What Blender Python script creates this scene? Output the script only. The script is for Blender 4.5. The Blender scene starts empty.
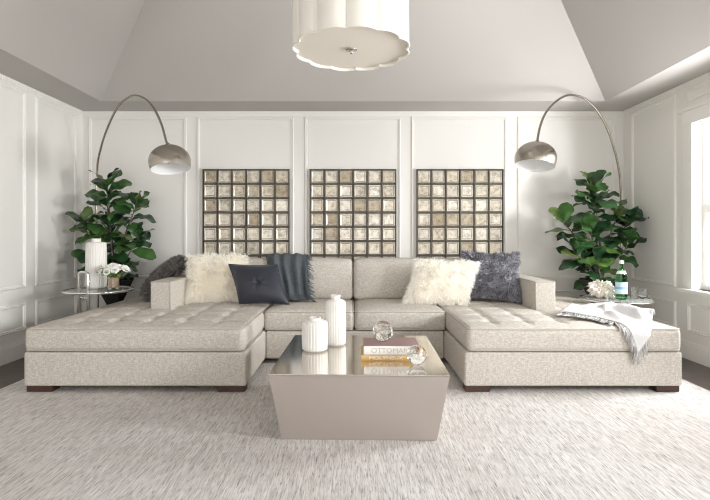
import bpy, bmesh, math, random
from mathutils import Vector, Matrix, noise
R = random.Random(7)
PI = math.pi
SC = bpy.context.scene
COL = SC.collection

# ------------------------------------------------------------------ camera
CAMH = 1.17
cam = bpy.data.cameras.new('camera'); cam.sensor_width = 36; cam.lens = 480/710*36
cam.shift_x = 2/710; cam.shift_y = -16/710; cam.clip_start = .05
co = bpy.data.objects.new('camera', cam); COL.objects.link(co)
co.location = (0, 0, CAMH); co.rotation_euler = (PI/2, 0, 0)
SC.camera = co

def P(px, py, Y):
    return Vector(((px-353)/480*Y, Y, CAMH+(234-py)/480*Y))

# ------------------------------------------------------------------ materials
def new_mat(name):
    m = bpy.data.materials.new(name); m.use_nodes = True
    nt = m.node_tree
    return m, nt, nt.nodes['Principled BSDF']

def simple(name, col, rough=.5, metal=0, spec=.5, **kw):
    m, nt, b = new_mat(name)
    b.inputs['Base Color'].default_value = (*col, 1)
    b.inputs['Roughness'].default_value = rough
    b.inputs['Metallic'].default_value = metal
    b.inputs['Specular IOR Level'].default_value = spec
    for k, v in kw.items():
        b.inputs[k.replace('_', ' ')].default_value = v
    return m

def nz(nt, scale, mscale=(1, 1, 1), detail=2, rough=.5, coord='Object'):
    tc = nt.nodes.new('ShaderNodeTexCoord'); mp = nt.nodes.new('ShaderNodeMapping')
    mp.inputs['Scale'].default_value = mscale
    n = nt.nodes.new('ShaderNodeTexNoise'); n.inputs['Scale'].default_value = scale
    n.inputs['Detail'].default_value = detail; n.inputs['Roughness'].default_value = rough
    nt.links.new(tc.outputs[coord], mp.inputs[0]); nt.links.new(mp.outputs[0], n.inputs['Vector'])
    return n.outputs['Fac']

def ramp(nt, fac, stops):
    r = nt.nodes.new('ShaderNodeValToRGB'); e = r.color_ramp.elements
    while len(e) < len(stops): e.new(.5)
    for el, (p, c) in zip(e, stops):
        el.position = p; el.color = (*c, 1)
    nt.links.new(fac, r.inputs[0])
    return r.outputs[0]

def mixc(nt, fac, a, b, mode='MIX'):
    n = nt.nodes.new('ShaderNodeMix'); n.data_type = 'RGBA'; n.blend_type = mode
    for i, v in ((0, fac), (6, a), (7, b)):
        if hasattr(v, 'default_value') or hasattr(v, 'is_linked'): nt.links.new(v, n.inputs[i])
        else: n.inputs[i].default_value = v if i == 0 else (*v, 1)
    return n.outputs[2]

def bump(nt, b, h, strength=.3, dist=.01):
    n = nt.nodes.new('ShaderNodeBump'); n.inputs['Strength'].default_value = strength
    n.inputs['Distance'].default_value = dist
    nt.links.new(h, n.inputs['Height']); nt.links.new(n.outputs[0], b.inputs['Normal'])

def island(nt):
    return nt.nodes.new('ShaderNodeNewGeometry').outputs['Random Per Island']

def linen(name, lo, hi):
    m, nt, b = new_mat(name)
    a = nz(nt, 1, (190, 190, 34), 2); c = nz(nt, 1, (38, 38, 190), 2)
    d = nz(nt, 1, (44, 200, 110), 2)
    mx = nt.nodes.new('ShaderNodeMath'); mx.operation = 'ADD'; nt.links.new(a, mx.inputs[0]); nt.links.new(c, mx.inputs[1])
    m2 = nt.nodes.new('ShaderNodeMath'); m2.operation = 'ADD'; nt.links.new(mx.outputs[0], m2.inputs[0]); nt.links.new(d, m2.inputs[1])
    m3 = nt.nodes.new('ShaderNodeMath'); m3.operation = 'MULTIPLY'; m3.inputs[1].default_value = 1/3
    nt.links.new(m2.outputs[0], m3.inputs[0])
    nt.links.new(ramp(nt, m3.outputs[0], [(.41, lo), (.59, hi)]), b.inputs['Base Color'])
    b.inputs['Roughness'].default_value = .9; b.inputs['Specular IOR Level'].default_value = .15
    bump(nt, b, m3.outputs[0], .25, .004)
    return m

M = {}
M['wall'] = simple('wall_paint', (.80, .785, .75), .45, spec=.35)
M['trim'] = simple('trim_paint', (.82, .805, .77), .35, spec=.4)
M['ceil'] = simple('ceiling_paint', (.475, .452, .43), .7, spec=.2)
M['linen'] = linen('sofa_linen', (.465, .43, .38), (.655, .615, .56))
M['piping'] = simple('sofa_piping', (.50, .46, .41), .9, spec=.1)
M['legwood'] = simple('dark_leg_wood', (.06, .028, .02), .4)
M['steel'] = simple('brushed_nickel', (.43, .39, .34), .25, 1, Anisotropic=.6)
M['chrome'] = simple('chrome', (.75, .73, .70), .12, 1)
M['bronze'] = simple('aged_bronze', (.11, .098, .08), .45, .4)
M['shadewhite'] = simple('lamp_shade_inside_white', (.85, .85, .85), .5)
M['ceramic'] = simple('matte_white_ceramic', (.84, .82, .78), .5, spec=.4)
M['bark'] = simple('fig_bark', (.16, .13, .11), .8)
M['blackpot'] = simple('black_glazed_pot', (.012, .012, .014), .15)
M['soil'] = simple('soil', (.03, .02, .015), .95)
M['petal'] = simple('white_petal', (.88, .88, .84), .6)
M['greenleaf'] = simple('bouquet_green', (.16, .26, .06), .5)
M['kraft'] = simple('kraft_wrap', (.55, .38, .26), .8)
M['marble'] = simple('white_marble', (.8, .79, .77), .25)
M['pages'] = simple('paper_pages', (.82, .79, .72), .8)
M['bookwhite'] = simple('white_book_jacket', (.86, .85, .83), .4)
M['bookred'] = simple('mauve_book_cover', (.30, .17, .17), .35)
M['bookgold'] = simple('ochre_book_cloth', (.62, .40, .15), .5)
M['ink'] = simple('title_tan_ink', (.55, .47, .36), .5)
M['inkwhite'] = simple('title_pale_ink', (.9, .84, .72), .5)
M['label'] = simple('pale_blue_label', (.56, .74, .84), .5)
M['labelband'] = simple('blue_label_band', (.25, .47, .66), .5)
M['labelwhite'] = simple('white_label', (.85, .87, .87), .5)
M['cord'] = simple('pendant_rod', (.6, .57, .52), .3, 1)
M['finial'] = simple('nickel_finial', (.6, .56, .5), .2, 1)

def glassmat(name, col, rough=0, ior=1.45):
    m, nt, b = new_mat(name)
    b.inputs['Base Color'].default_value = (*col, 1); b.inputs['Roughness'].default_value = rough
    b.inputs['Transmission Weight'].default_value = 1; b.inputs['IOR'].default_value = ior
    return m
M['glass'] = glassmat('clear_glass', (.97, .98, .97))
M['crystal'] = glassmat('cut_crystal', (.97, .97, .95), 0, 1.5)
M['bottle'] = glassmat('green_bottle_glass', (.30, .78, .36), .02, 1.15)

def thin_glass():
    m = bpy.data.materials.new('window_glass'); m.use_nodes = True; nt = m.node_tree
    nt.nodes.remove(nt.nodes['Principled BSDF'])
    t = nt.nodes.new('ShaderNodeBsdfTransparent'); g = nt.nodes.new('ShaderNodeBsdfGlossy'); g.inputs['Roughness'].default_value = .02
    x = nt.nodes.new('ShaderNodeMixShader'); x.inputs[0].default_value = .06
    nt.links.new(t.outputs[0], x.inputs[1]); nt.links.new(g.outputs[0], x.inputs[2])
    nt.links.new(x.outputs[0], nt.nodes['Material Output'].inputs[0])
    return m
M['pane'] = thin_glass()
m, nt, b = new_mat('table_glass')
b.inputs['Base Color'].default_value = (.80, .84, .82, 1); b.inputs['Roughness'].default_value = .02
b.inputs['Alpha'].default_value = .35
M['tglass'] = m

# floor boards
m, nt, b = new_mat('dark_wood_floor')
f = nz(nt, 1, (3, 60, 1), 4)
nt.links.new(ramp(nt, f, [(.3, (.055, .042, .036)), (.7, (.12, .098, .086))]), b.inputs['Base Color'])
b.inputs['Roughness'].default_value = .35
M['floor'] = m
# rug: fine streaks running in depth with a soft mottling
m, nt, b = new_mat('streaked_wool_rug')
a = nz(nt, 1, (120, 9, 1), 3, .65); c = nz(nt, 1, (150, 14, 1), 2, .6); d = nz(nt, 1.3, (1, 1, 1), 3)
e = nz(nt, 1, (40, 2.2, 1), 3, .6)
base = ramp(nt, a, [(.32, (.43, .41, .395)), (.50, (.645, .628, .612)), (.68, (.76, .747, .732))])
dash = ramp(nt, c, [(.30, (.36, .345, .34)), (.43, (1, 1, 1))])
mott = ramp(nt, d, [(.35, (.90, .88, .86)), (.65, (1, 1, 1))])
st = ramp(nt, e, [(.32, (.80, .79, .78)), (.55, (1, 1, 1))])
k = mixc(nt, .8, base, dash, 'MULTIPLY'); k = mixc(nt, 1.0, k, mott, 'MULTIPLY'); k = mixc(nt, .8, k, st, 'MULTIPLY')
nt.links.new(k, b.inputs['Base Color']); b.inputs['Roughness'].default_value = .95; b.inputs['Specular IOR Level'].default_value = .1
bump(nt, b, c, .3, .004)
M['rug'] = m
# coffee table
m, nt, b = new_mat('brushed_steel_top')
f = nz(nt, 1, (260, 4, 4), 3)
nt.links.new(ramp(nt, f, [(.3, (.68, .64, .59)), (.7, (.78, .74, .69))]), b.inputs['Base Color'])
b.inputs['Metallic'].default_value = 1; b.inputs['Roughness'].default_value = .13
M['ttop'] = m
M['tbody'] = simple('satin_taupe_metal', (.52, .465, .43), .42, .75)
# mirror tiles, each tile of its own tint, with foxing
m, nt, b = new_mat('antiqued_mirror')
r = island(nt)
tint = ramp(nt, r, [(0, (.36, .29, .20)), (.2, (.62, .56, .46)), (.5, (.76, .72, .64)), (.8, (.58, .54, .47)), (1, (.80, .77, .70))])
fx = ramp(nt, nz(nt, 17, (1, 1, 1), 6, .78), [(.36, (.34, .29, .22)), (.50, (.92, .9, .86)), (.62, (1.15, 1.15, 1.12))])
nt.links.new(mixc(nt, .75, tint, fx, 'MULTIPLY'), b.inputs['Base Color'])
b.inputs['Metallic'].default_value = .10; b.inputs['Roughness'].default_value = .25; b.inputs['Specular IOR Level'].default_value = .3
M['mirror'] = m
m, nt, b = new_mat('antiqued_bevel_dark_reflection')  # top and bottom facets: darker reflection put into the colour
nt.links.new(ramp(nt, nz(nt, 60, (1, 1, 1), 4, .7), [(.35, (.30, .26, .21)), (.6, (.58, .53, .45))]), b.inputs['Base Color'])
b.inputs['Metallic'].default_value = .3; b.inputs['Roughness'].default_value = .25
M['bevel'] = m
M['bevelside'] = simple('bevel_pale_reflection', (.66, .61, .52), .3, .15)  # left and right facets of the same bevel, brighter reflection painted in
# fig leaves
m, nt, b = new_mat('fig_leaf')
g = ramp(nt, island(nt), [(0, (.012, .045, .018)), (.45, (.028, .085, .026)), (.8, (.055, .14, .035)), (1, (.14, .20, .045))])
v = ramp(nt, nz(nt, 30, (1, 1, 1), 2), [(.3, (.75, .8, .75)), (.7, (1.0, 1.0, 1.0))])
nt.links.new(mixc(nt, .6, g, v, 'MULTIPLY'), b.inputs['Base Color'])
b.inputs['Roughness'].default_value = .32; b.inputs['Specular IOR Level'].default_value = .5
M['leaf'] = m
# fur
def fur(name, root, tip, tr=0.0):
    m = bpy.data.materials.new(name); m.use_nodes = True; nt = m.node_tree; nt.nodes.remove(nt.nodes['Principled BSDF'])
    c = ramp(nt, island(nt), [(0, root), (1, tip)])
    a = nt.nodes.new('ShaderNodeBsdfDiffuse'); b = nt.nodes.new('ShaderNodeBsdfTranslucent'); x = nt.nodes.new('ShaderNodeMixShader')
    x.inputs[0].default_value = tr
    nt.links.new(c, a.inputs[0]); nt.links.new(c, b.inputs[0]); nt.links.new(a.outputs[0], x.inputs[1]); nt.links.new(b.outputs[0], x.inputs[2])
    nt.links.new(x.outputs[0], nt.nodes['Material Output'].inputs[0])
    return m
M['furwhite'] = fur('cream_fur', (.975, .945, .87), (.995, .98, .94))
M['furwhiter'] = fur('white_fur', (.98, .955, .90), (.995, .985, .955))
M['furdark'] = fur('charcoal_fur', (.13, .12, .115), (.36, .335, .32))
M['furgrey'] = fur('slate_fur', (.16, .16, .185), (.58, .58, .64))
m, nt, b = new_mat('navy_satin')
b.inputs['Base Color'].default_value = (.022, .024, .038, 1); b.inputs['Roughness'].default_value = .48
b.inputs['Sheen Weight'].default_value = .25; b.inputs['Sheen Roughness'].default_value = .4
M['navy'] = m
m, nt, b = new_mat('teal_throw_weave')
f = nz(nt, 1, (200, 200, 30), 3)
nt.links.new(ramp(nt, f, [(.3, (.045, .055, .064)), (.7, (.13, .15, .165))]), b.inputs['Base Color'])
b.inputs['Roughness'].default_value = .85
M['teal'] = m
M['tealfringe'] = simple('teal_fringe', (.11, .13, .145), .9)
m, nt, b = new_mat('white_throw_weave')
f = nz(nt, 1, (300, 90, 300), 3)
nt.links.new(ramp(nt, f, [(.25, (.58, .57, .57)), (.6, (.74, .74, .74))]), b.inputs['Base Color'])
b.inputs['Roughness'].default_value = .9
M['throw'] = m
M['whitefringe'] = fur('grey_white_fringe', (.30, .29, .28), (.85, .84, .83), .2)
# pendant shade
m, nt, b = new_mat('cream_pleated_shade')
b.inputs['Base Color'].default_value = (.86, .83, .76, 1); b.inputs['Roughness'].default_value = .8
b.inputs['Specular IOR Level'].default_value = .15
M['shade'] = m
M['diffuser'] = simple('cream_diffuser', (.80, .75, .67), .6, spec=.2)
M['coral'] = simple('white_coral', (.85, .79, .73), .8)

# ------------------------------------------------------------------ mesh builder
class MB:
    def __init__(s): s.v = []; s.f = []; s.mi = []
    def add(s, vs, fs, mi=0):
        o = len(s.v); s.v += [tuple(p) for p in vs]
        s.f += [tuple(i+o for i in f) for f in fs]; s.mi += [mi]*len(fs)
        return s
    def box(s, x0, x1, y0, y1, z0, z1, mi=0):
        vs = [(x, y, z) for z in (z0, z1) for y in (y0, y1) for x in (x0, x1)]
        return s.add(vs, [(0, 2, 3, 1), (4, 5, 7, 6), (0, 1, 5, 4), (2, 6, 7, 3), (0, 4, 6, 2), (1, 3, 7, 5)], mi)
    def tube(s, pts, r, n=10, closed=False, caps=True, mi=0):
        pts = [Vector(p) for p in pts]; m_ = len(pts); vs = []; fs = []
        prev = None
        for i, p in enumerate(pts):
            if closed: t = pts[(i+1) % m_]-pts[i-1]
            else: t = pts[min(i+1, m_-1)]-pts[max(i-1, 0)]
            t.normalize()
            if prev is None: a = t.orthogonal().normalized()
            else: a = (prev-t*prev.dot(t)).normalized()
            prev = a; bb = t.cross(a); rr = r[i] if isinstance(r, (list, tuple)) else r
            for k in range(n):
                an = 2*PI*k/n; vs.append(p+(a*math.cos(an)+bb*math.sin(an))*rr)
        for i in range(m_ if closed else m_-1):
            j = (i+1) % m_
            for k in range(n):
                k2 = (k+1) % n; fs.append((i*n+k, i*n+k2, j*n+k2, j*n+k))
        if caps and not closed:
            fs.append(tuple(range(n-1, -1, -1))); fs.append(tuple((m_-1)*n+k for k in range(n)))
        return s.add(vs, fs, mi)
    def lathe(s, prof, c=(0, 0, 0), n=40, rib=None, mi=0, mat=None):
        vs = []; fs = []; c = Vector(c); rings = []
        for (r, z) in prof:
            if r <= 1e-6:
                rings.append([len(vs)]); q = Vector((0, 0, z)); vs.append(c+(mat@q if mat else q))
            else:
                ring = []
                for k in range(n):
                    a = 2*PI*k/n; rr = r*(rib(a, z) if rib else 1)
                    q = Vector((rr*math.cos(a), rr*math.sin(a), z)); ring.append(len(vs)); vs.append(c+(mat@q if mat else q))
                rings.append(ring)
        for A, B in zip(rings, rings[1:]):
            if len(A) == 1 and len(B) == 1: continue
            for k in range(n):
                k2 = (k+1) % n
                if len(A) == 1: fs.append((A[0], B[k2], B[k]))
                elif len(B) == 1: fs.append((A[k], A[k2], B[0]))
                else: fs.append((A[k], A[k2], B[k2], B[k]))
        return s.add(vs, fs, mi)
    def grid(s, fn, nu, nv, mi=0):
        vs = [fn(i/nu, j/nv) for j in range(nv+1) for i in range(nu+1)]
        fs = [(j*(nu+1)+i, j*(nu+1)+i+1, (j+1)*(nu+1)+i+1, (j+1)*(nu+1)+i) for j in range(nv) for i in range(nu)]
        return s.add(vs, fs, mi)
    def build(s, name, mat, parent=None, smooth=True, fixn=True, angle=None, weld=0):
        me = bpy.data.meshes.new(name); me.from_pydata(s.v, [], s.f)
        mats = mat if isinstance(mat, (list, tuple)) else [mat]
        for q in mats: me.materials.append(q)
        for p, i in zip(me.polygons, s.mi): p.material_index = i
        if fixn or weld:
            bm = bmesh.new(); bm.from_mesh(me)
            if weld: bmesh.ops.remove_doubles(bm, verts=bm.verts, dist=weld)
            if fixn: bmesh.ops.recalc_face_normals(bm, faces=bm.faces)
            bm.to_mesh(me); bm.free()
        if smooth:
            me.polygons.foreach_set('use_smooth', [True]*len(me.polygons))
            if angle is not None: me.set_sharp_from_angle(angle=math.radians(angle))
        me.update()
        o = bpy.data.objects.new(name, me); COL.objects.link(o)
        if parent is not None:
            o.parent = parent
            bpy.context.view_layer.update() if False else None
            o.matrix_parent_inverse = Matrix.Translation(-Vector(parent.location))
        return o

def bevbox(name, x0, x1, y0, y1, z0, z1, mat, parent=None, bev=.004, seg=2):
    me = bpy.data.meshes.new(name); bm = bmesh.new()
    b_ = MB().box(x0, x1, y0, y1, z0, z1)
    vs = [bm.verts.new(p) for p in b_.v]
    for f in b_.f: bm.faces.new([vs[i] for i in f])
    bmesh.ops.recalc_face_normals(bm, faces=bm.faces)
    bmesh.ops.bevel(bm, geom=bm.edges[:], offset=bev, segments=seg, affect='EDGES')
    bm.to_mesh(me); bm.free(); me.materials.append(mat)
    o = bpy.data.objects.new(name, me); COL.objects.link(o)
    if parent is not None:
        o.parent = parent; o.matrix_parent_inverse = Matrix.Translation(-Vector(parent.location))
    return o

def tag(o, label=None, cat=None, group=None, kind=None):
    if label: o['label'] = label
    if cat: o['category'] = cat
    if group: o['group'] = group
    if kind: o['kind'] = kind
    return o
def thing(name, loc, label=None, cat=None, group=None, kind=None):
    o = bpy.data.objects.new(name, None); COL.objects.link(o); o.location = loc
    o.empty_display_size = .1
    return tag(o, label, cat, group, kind)
def copy_thing(o, loc):
    c = o.copy(); COL.objects.link(c); c.location = loc
    for ch in o.children:
        d = ch.copy(); COL.objects.link(d); d.parent = c
    return c
def struct(o): return tag(o, kind='structure')

# ------------------------------------------------------------------ the room
XW, YB, YF, HW = 3.14, 5.57, -5.0, 2.588
struct(MB().box(-XW-.2, XW+.2, YF, YB+.2, -.1, 0).build('floor', M['floor'], smooth=False))
struct(MB().box(-XW-.2, XW+.2, YB, YB+.15, 0, HW).build('wall_back', M['wall'], smooth=False))
struct(MB().box(-XW-.15, -XW, YF, YB, 0, HW).build('wall_left', M['wall'], smooth=False))
WIN = [(3.30, 4.42), (1.15, 2.27), (-1.0, .12)]; WZ0, WZ1 = .66, 2.19
wr = MB(); ys = sorted([YF, YB]+[y for w in WIN for y in w])
for i in range(len(ys)-1):
    y0, y1 = ys[i], ys[i+1]
    if (y0, y1) in WIN:
        wr.box(XW, XW+.15, y0, y1, 0, WZ0); wr.box(XW, XW+.15, y0, y1, WZ1, HW)
    else: wr.box(XW, XW+.15, y0, y1, 0, HW)
struct(wr.build('wall_right', M['wall'], smooth=False))
# ceiling: flat border, four slopes, flat top
INS, RISE, RUN = .445, 1.15, 1.44
def ring(ins, z): return [(-XW+ins, YF, z), (XW-ins, YF, z), (XW-ins, YB-ins, z), (-XW+ins, YB-ins, z)]
def ringo(ex, z): return [(-XW-ex, YF-ex, z), (XW+ex, YF-ex, z), (XW+ex, YB+ex, z), (-XW-ex, YB+ex, z)]
cv = ringo(.15, HW)+ring(INS, HW)+ring(INS+RUN, HW+RISE)
cf = [(i+4*k, (i+1) % 4+4*k, (i+1) % 4+4*k+4, i+4*k+4) for k in (0, 1) for i in range(4)]+[(8, 9, 10, 11)]
n0 = len(cv); cv2 = cv+ringo(.15, HW+RISE+.15)
cf2 = cf+[(12, 13, 14, 15)]+[(i, (i+1) % 4, 12+(i+1) % 4, 12+i) for i in range(4)]
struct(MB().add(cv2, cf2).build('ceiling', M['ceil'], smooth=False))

# baseboards
def baseboard(name, axis):
    b_ = MB()
    for (h0, h1, t) in ((0, .135, .018), (.135, .155, .012), (.155, .168, .007)):
        if axis == 'back': b_.box(-XW, XW, YB-t, YB, h0, h1)
        elif axis == 'left': b_.box(-XW, -XW+t, YF, YB-.0185, h0, h1)
        else: b_.box(XW-t, XW, YF, YB-.0185, h0, h1)
    struct(b_.build(name, M['trim'], smooth=False))
for a in ('back', 'left', 'right'): baseboard('baseboard_'+a, a)

# picture-frame panel mouldings and a small cornice
TR = [0]
PROF = [(0, 0), (.004, .010), (.012, .016), (.020, .010), (.027, .012), (.034, .004), (.036, 0)]
def panel(to3, a0, a1, z0, z1):
    TR[0] += 1; b_ = MB(); n = len(PROF); vs = []
    for (ca, cz, sa, sz) in ((a0, z0, 1, 1), (a1, z0, -1, 1), (a1, z1, -1, -1), (a0, z1, 1, -1)):
        for (d, h) in PROF: vs.append(to3(ca+sa*d, cz+sz*d, h))
    fs = [(i*n+k, i*n+k+1, ((i+1) % 4)*n+k+1, ((i+1) % 4)*n+k) for i in range(4) for k in range(n-1)]
    struct(b_.add(vs, fs).build('trim_%d' % TR[0], M['trim'], smooth=False))
tb = lambda a, z, h: (a, YB-h, z)
tl = lambda a, z, h: (-XW+h, a, z)
tr = lambda a, z, h: (XW-h, a, z)
sb = 480/YB
for (p0, p1) in ((89, 187), (197, 294), (304.5, 401), (411, 507), (517, 615)):
    a0, a1 = (p0-353)/sb, (p1-353)/sb
    panel(tb, a0, a1, .655, 2.53); panel(tb, a0, a1, .255, .52)
lp = [(4.74, 5.44), (3.55, 4.60), (2.36, 3.41), (1.17, 2.22)]
for (a0, a1) in lp:
    panel(tl, a0, a1, .655, 2.53); panel(tl, a0, a1, .255, .52)
panel(tr, 4.66, 5.40, .655, 2.53); panel(tr, 4.66, 5.40, .255, .52)
panel(tr, 2.46, 3.12, .655, 2.53); panel(tr, 2.46, 3.12, .255, .52)
for (a0, a1) in WIN:
    panel(tr, a0-.09, a1+.08, .255, .53); panel(tr, a0-.09, a1+.08, 2.405, 2.53)
def cornice(name, f):
    b_ = MB()
    for (t, z0) in ((.010, 2.548), (.018, 2.562), (.026, 2.575)): f(b_, t, z0)
    struct(b_.build(name, M['trim'], smooth=False))
cornice('trim_90', lambda b_, t, z: b_.box(-XW, XW, YB-t, YB, z, HW-.0005))
cornice('trim_91', lambda b_, t, z: b_.box(-XW, -XW+t, YF, YB-.0305, z, HW-.0005))
cornice('trim_92', lambda b_, t, z: b_.box(XW-t, XW, YF, YB-.0305, z, HW-.0005))

# windows
for wi, (y0, y1) in enumerate(WIN):
    w = thing('window_%d' % (wi+1), (XW, (y0+y1)/2, WZ0), kind='structure')
    c_ = MB(); cw = .115
    c_.box(XW-.022, XW-.001, y0-cw, y0, WZ0, WZ1); c_.box(XW-.022, XW-.001, y1, y1+cw, WZ0, WZ1)
    c_.box(XW-.026, XW-.001, y0-cw-.01, y1+cw+.01, WZ1, WZ1+.125); c_.box(XW-.05, XW-.001, y0-cw-.03, y1+cw+.03, WZ1+.125, WZ1+.155)
    # reveals
    c_.box(XW-.001, XW+.15, y0, y0+.012, WZ0, WZ1); c_.box(XW-.001, XW+.15, y1-.012, y1, WZ0, WZ1)
    c_.box(XW-.001, XW+.15, y0+.012, y1-.012, WZ1-.012, WZ1)
    c_.build('casing', M['trim'], w, smooth=False)
    bevbox('sill', XW-.075, XW+.15, y0-cw-.03, y1+cw+.03, WZ0-.035, WZ0, M['trim'], w)
    s_ = MB(); zm = 1.40; xs0, xs1 = XW+.07, XW+.11
    for (z0, z1) in ((WZ0, zm), (zm, WZ1-.012)):
        s_.box(xs0, xs1, y0+.012, y0+.06, z0, z1); s_.box(xs0, xs1, y1-.06, y1-.012, z0, z1)
        s_.box(xs0, xs1, y0+.06, y1-.06, z0, z0+.045); s_.box(xs0, xs1, y0+.06, y1-.06, z1-.04, z1)
        for k in (1, 2):
            yy = y0+.06+(y1-y0-.12)*k/3; s_.box(xs0+.005, xs1-.005, yy-.009, yy+.009, z0+.045, z1-.04)
        zz = (z0+z1)/2; s_.box(xs0+.006, xs1-.006, y0+.06, y1-.06, zz-.009, zz+.009)
    sa = s_.build('sash', M['trim'], w, smooth=False)
    MB().box(XW+.088, XW+.092, y0+.05, y1-.05, WZ0+.03, WZ1-.04).build('pane', M['pane'], w, smooth=False)

# rug
RUGZ = .004
rg = bevbox('area_rug', -2.65, 2.65, .6, 5.0, .0005, RUGZ, M['rug'], None, .0015, 2)
tag(rg, 'large pale grey and taupe streaked wool rug covering most of the dark floor', 'rug')

# ------------------------------------------------------------------ sectional sofa
def rbox(x0, x1, y0, y1, z0, z1, r, step=.03, disp=None):
    """rounded box from a gridded cube; disp(p, face) -> p"""
    b_ = MB(); lo = Vector((x0, y0, z0)); hi = Vector((x1, y1, z1)); c0 = lo+Vector((r, r, r)); c1 = hi-Vector((r, r, r))
    def axis(a, b):
        L = b-a; n = max(2, int((L-2*r)/step)); k = 4
        out = [a+r*(1-math.cos(PI/2*i/k))*1.0 for i in range(k)]
        out = [a+r*i/k for i in range(k)]+[a+r+(L-2*r)*i/n for i in range(n)]+[b-r+r*i/k for i in range(k+1)]
        return out
    ax = [axis(x0, x1), axis(y0, y1), axis(z0, z1)]
    def rnd(p):
        q = Vector([min(max(p[i], c0[i]), c1[i]) for i in range(3)]); d = p-q
        # spread angles evenly
        m_ = max(abs(d.x), abs(d.y), abs(d.z))
        if m_ < 1e-9: return p
        e = Vector([math.tan(PI/4*d[i]/r)*r if abs(d[i]) > 1e-9 else 0 for i in range(3)])
        return q+e.normalized()*m_ if m_ >= r-1e-6 else q+d
    for fa in range(3):
        ua, va = [(1, 2), (0, 2), (0, 1)][fa]
        for side in (0, 1):
            U, V = ax[ua], ax[va]; vs = []
            for v in V:
                for u in U:
                    p = Vector((0, 0, 0)); p[ua] = u; p[va] = v; p[fa] = (lo, hi)[side][fa]
                    p = rnd(p)
                    if disp: p = disp(p)
                    vs.append(p)
            nu = len(U); nv = len(V)
            b_.add(vs, [(j*nu+i, j*nu+i+1, (j+1)*nu+i+1, (j+1)*nu+i) for j in range(nv-1) for i in range(nu-1)])
    return b_

def perim(x0, x1, y0, y1, z, r, n=6):
    pts = []
    for (cx, cy, a0) in ((x1-r, y1-r, 0), (x0+r, y1-r, 90), (x0+r, y0+r, 180), (x1-r, y0+r, 270)):
        for k in range(n+1):
            a = math.radians(a0+90*k/n); pts.append((cx+r*math.cos(a), cy+r*math.sin(a), z))
    out = []
    for i, p in enumerate(pts):
        q = Vector(pts[(i+1) % len(pts)]); p = Vector(p); L = (q-p).length; m_ = max(1, int(L/.06))
        out += [p.lerp(q, k/m_) for k in range(m_)]
    return out

sofa = thing('sectional_sofa', (0, 4.5, RUGZ), 'large U-shaped oatmeal linen sectional sofa with two tufted chaises and dark block legs', 'sofa')
LX0, LX1, RX0, RX1 = -2.425, -.785, .82, 2.425
YCF, YSF, YSB = 3.53, 4.31, 5.42
Z0, Z1, Z2 = .048, .304, .474
def base(x0, x1, y0):
    rbox(x0, x1, y0, YSB, Z0, Z1-.004, .018, .12).build('base', M['linen'], sofa, weld=1e-5)
base(LX0, LX1-.002, YCF); base(LX1+.002, RX0-.002, YSF); base(RX0+.002, RX1, YCF)
def crown(x0, x1, y0, y1, zmid, h, tuft=None, bulge=.008):
    def d(p):
        u = 2*(p.x-x0)/(x1-x0)-1; v = 2*(p.y-y0)/(y1-y0)-1
        cu = max(0, 1-abs(u)**4); cvv = max(0, 1-abs(v)**4)
        t = (p.z-zmid)/(.085)
        if t > 0:
            q = min(1, t); p.z += h*q*cu*cvv
            if tuft: p.z += q*tuft(p.x, p.y)*min(1, 3*cu)*min(1, 3*cvv)
        side = max(0, 1-((p.z-Z1)/(Z2-Z1)*2-1)**2)
        if abs(v) > .9: p.y += math.copysign(bulge*side*cu, v)
        if abs(u) > .9: p.x += math.copysign(bulge*side*cvv, u)
        w = noise.noise(Vector((p.x*3, p.y*3, p.z*3)))*.004
        p.z += w if t > 0 else 0
        return p
    return d
def tuftfn(x0, x1, y0, y1, nx, ny):
    sx, sy = (x1-x0)/nx, (y1-y0)/ny
    def t(x, y):
        u = (x-x0)/sx; v = (y-y0)/sy
        if u < .45 or v < .45 or u > nx-.45 or v > ny-.45: e = .35
        else: e = 1
        du = abs(u-round(u))*sx; dv = abs(v-round(v))*sy
        on = 0 < round(u) < nx and 0 < round(v) < ny
        z = 0
        if on: z -= .030*math.exp(-(du*du+dv*dv)/(2*.030**2))
        if 0 < round(u) < nx: z -= .012*math.exp(-du*du/(2*.016**2))*e
        if 0 < round(v) < ny: z -= .014*math.exp(-dv*dv/(2*.020**2))*e
        return z
    return t
def cushion(name, x0, x1, y0, y1, h, tuft=None, step=.03, parent=sofa):
    o = rbox(x0, x1, y0, y1, Z1, Z2, .038, step, crown(x0, x1, y0, y1, (Z1+Z2)/2, h, tuft)).build(name, M['linen'], parent, weld=1e-5)
    k = .038*(1-.7071)-.003
    pp = MB()
    for z in (Z2-k+.001, Z1+k):
        pp.tube(perim(x0+k, x1-k, y0+k, y1-k, z, .03), .0055, 6, closed=True)
    p = pp.build('piping', M['piping'], o if False else parent)
    return o
YCB = 5.40
cushion('chaise_cushion', LX0, LX1-.022, YCF, YCB, .028, tuftfn(LX0, LX1, YCF, YCB, 6, 7), .02)
cushion('chaise_cushion', RX0+.022, RX1, YCF, YCB, .028, tuftfn(RX0, RX1, YCF, YCB, 6, 7), .02)
cushion('seat_cushion', LX1-.018, .008, YSF-.01, 5.25, .03)
cushion('seat_cushion', .014, RX0+.018, YSF-.01, 5.25, .03)
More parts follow.
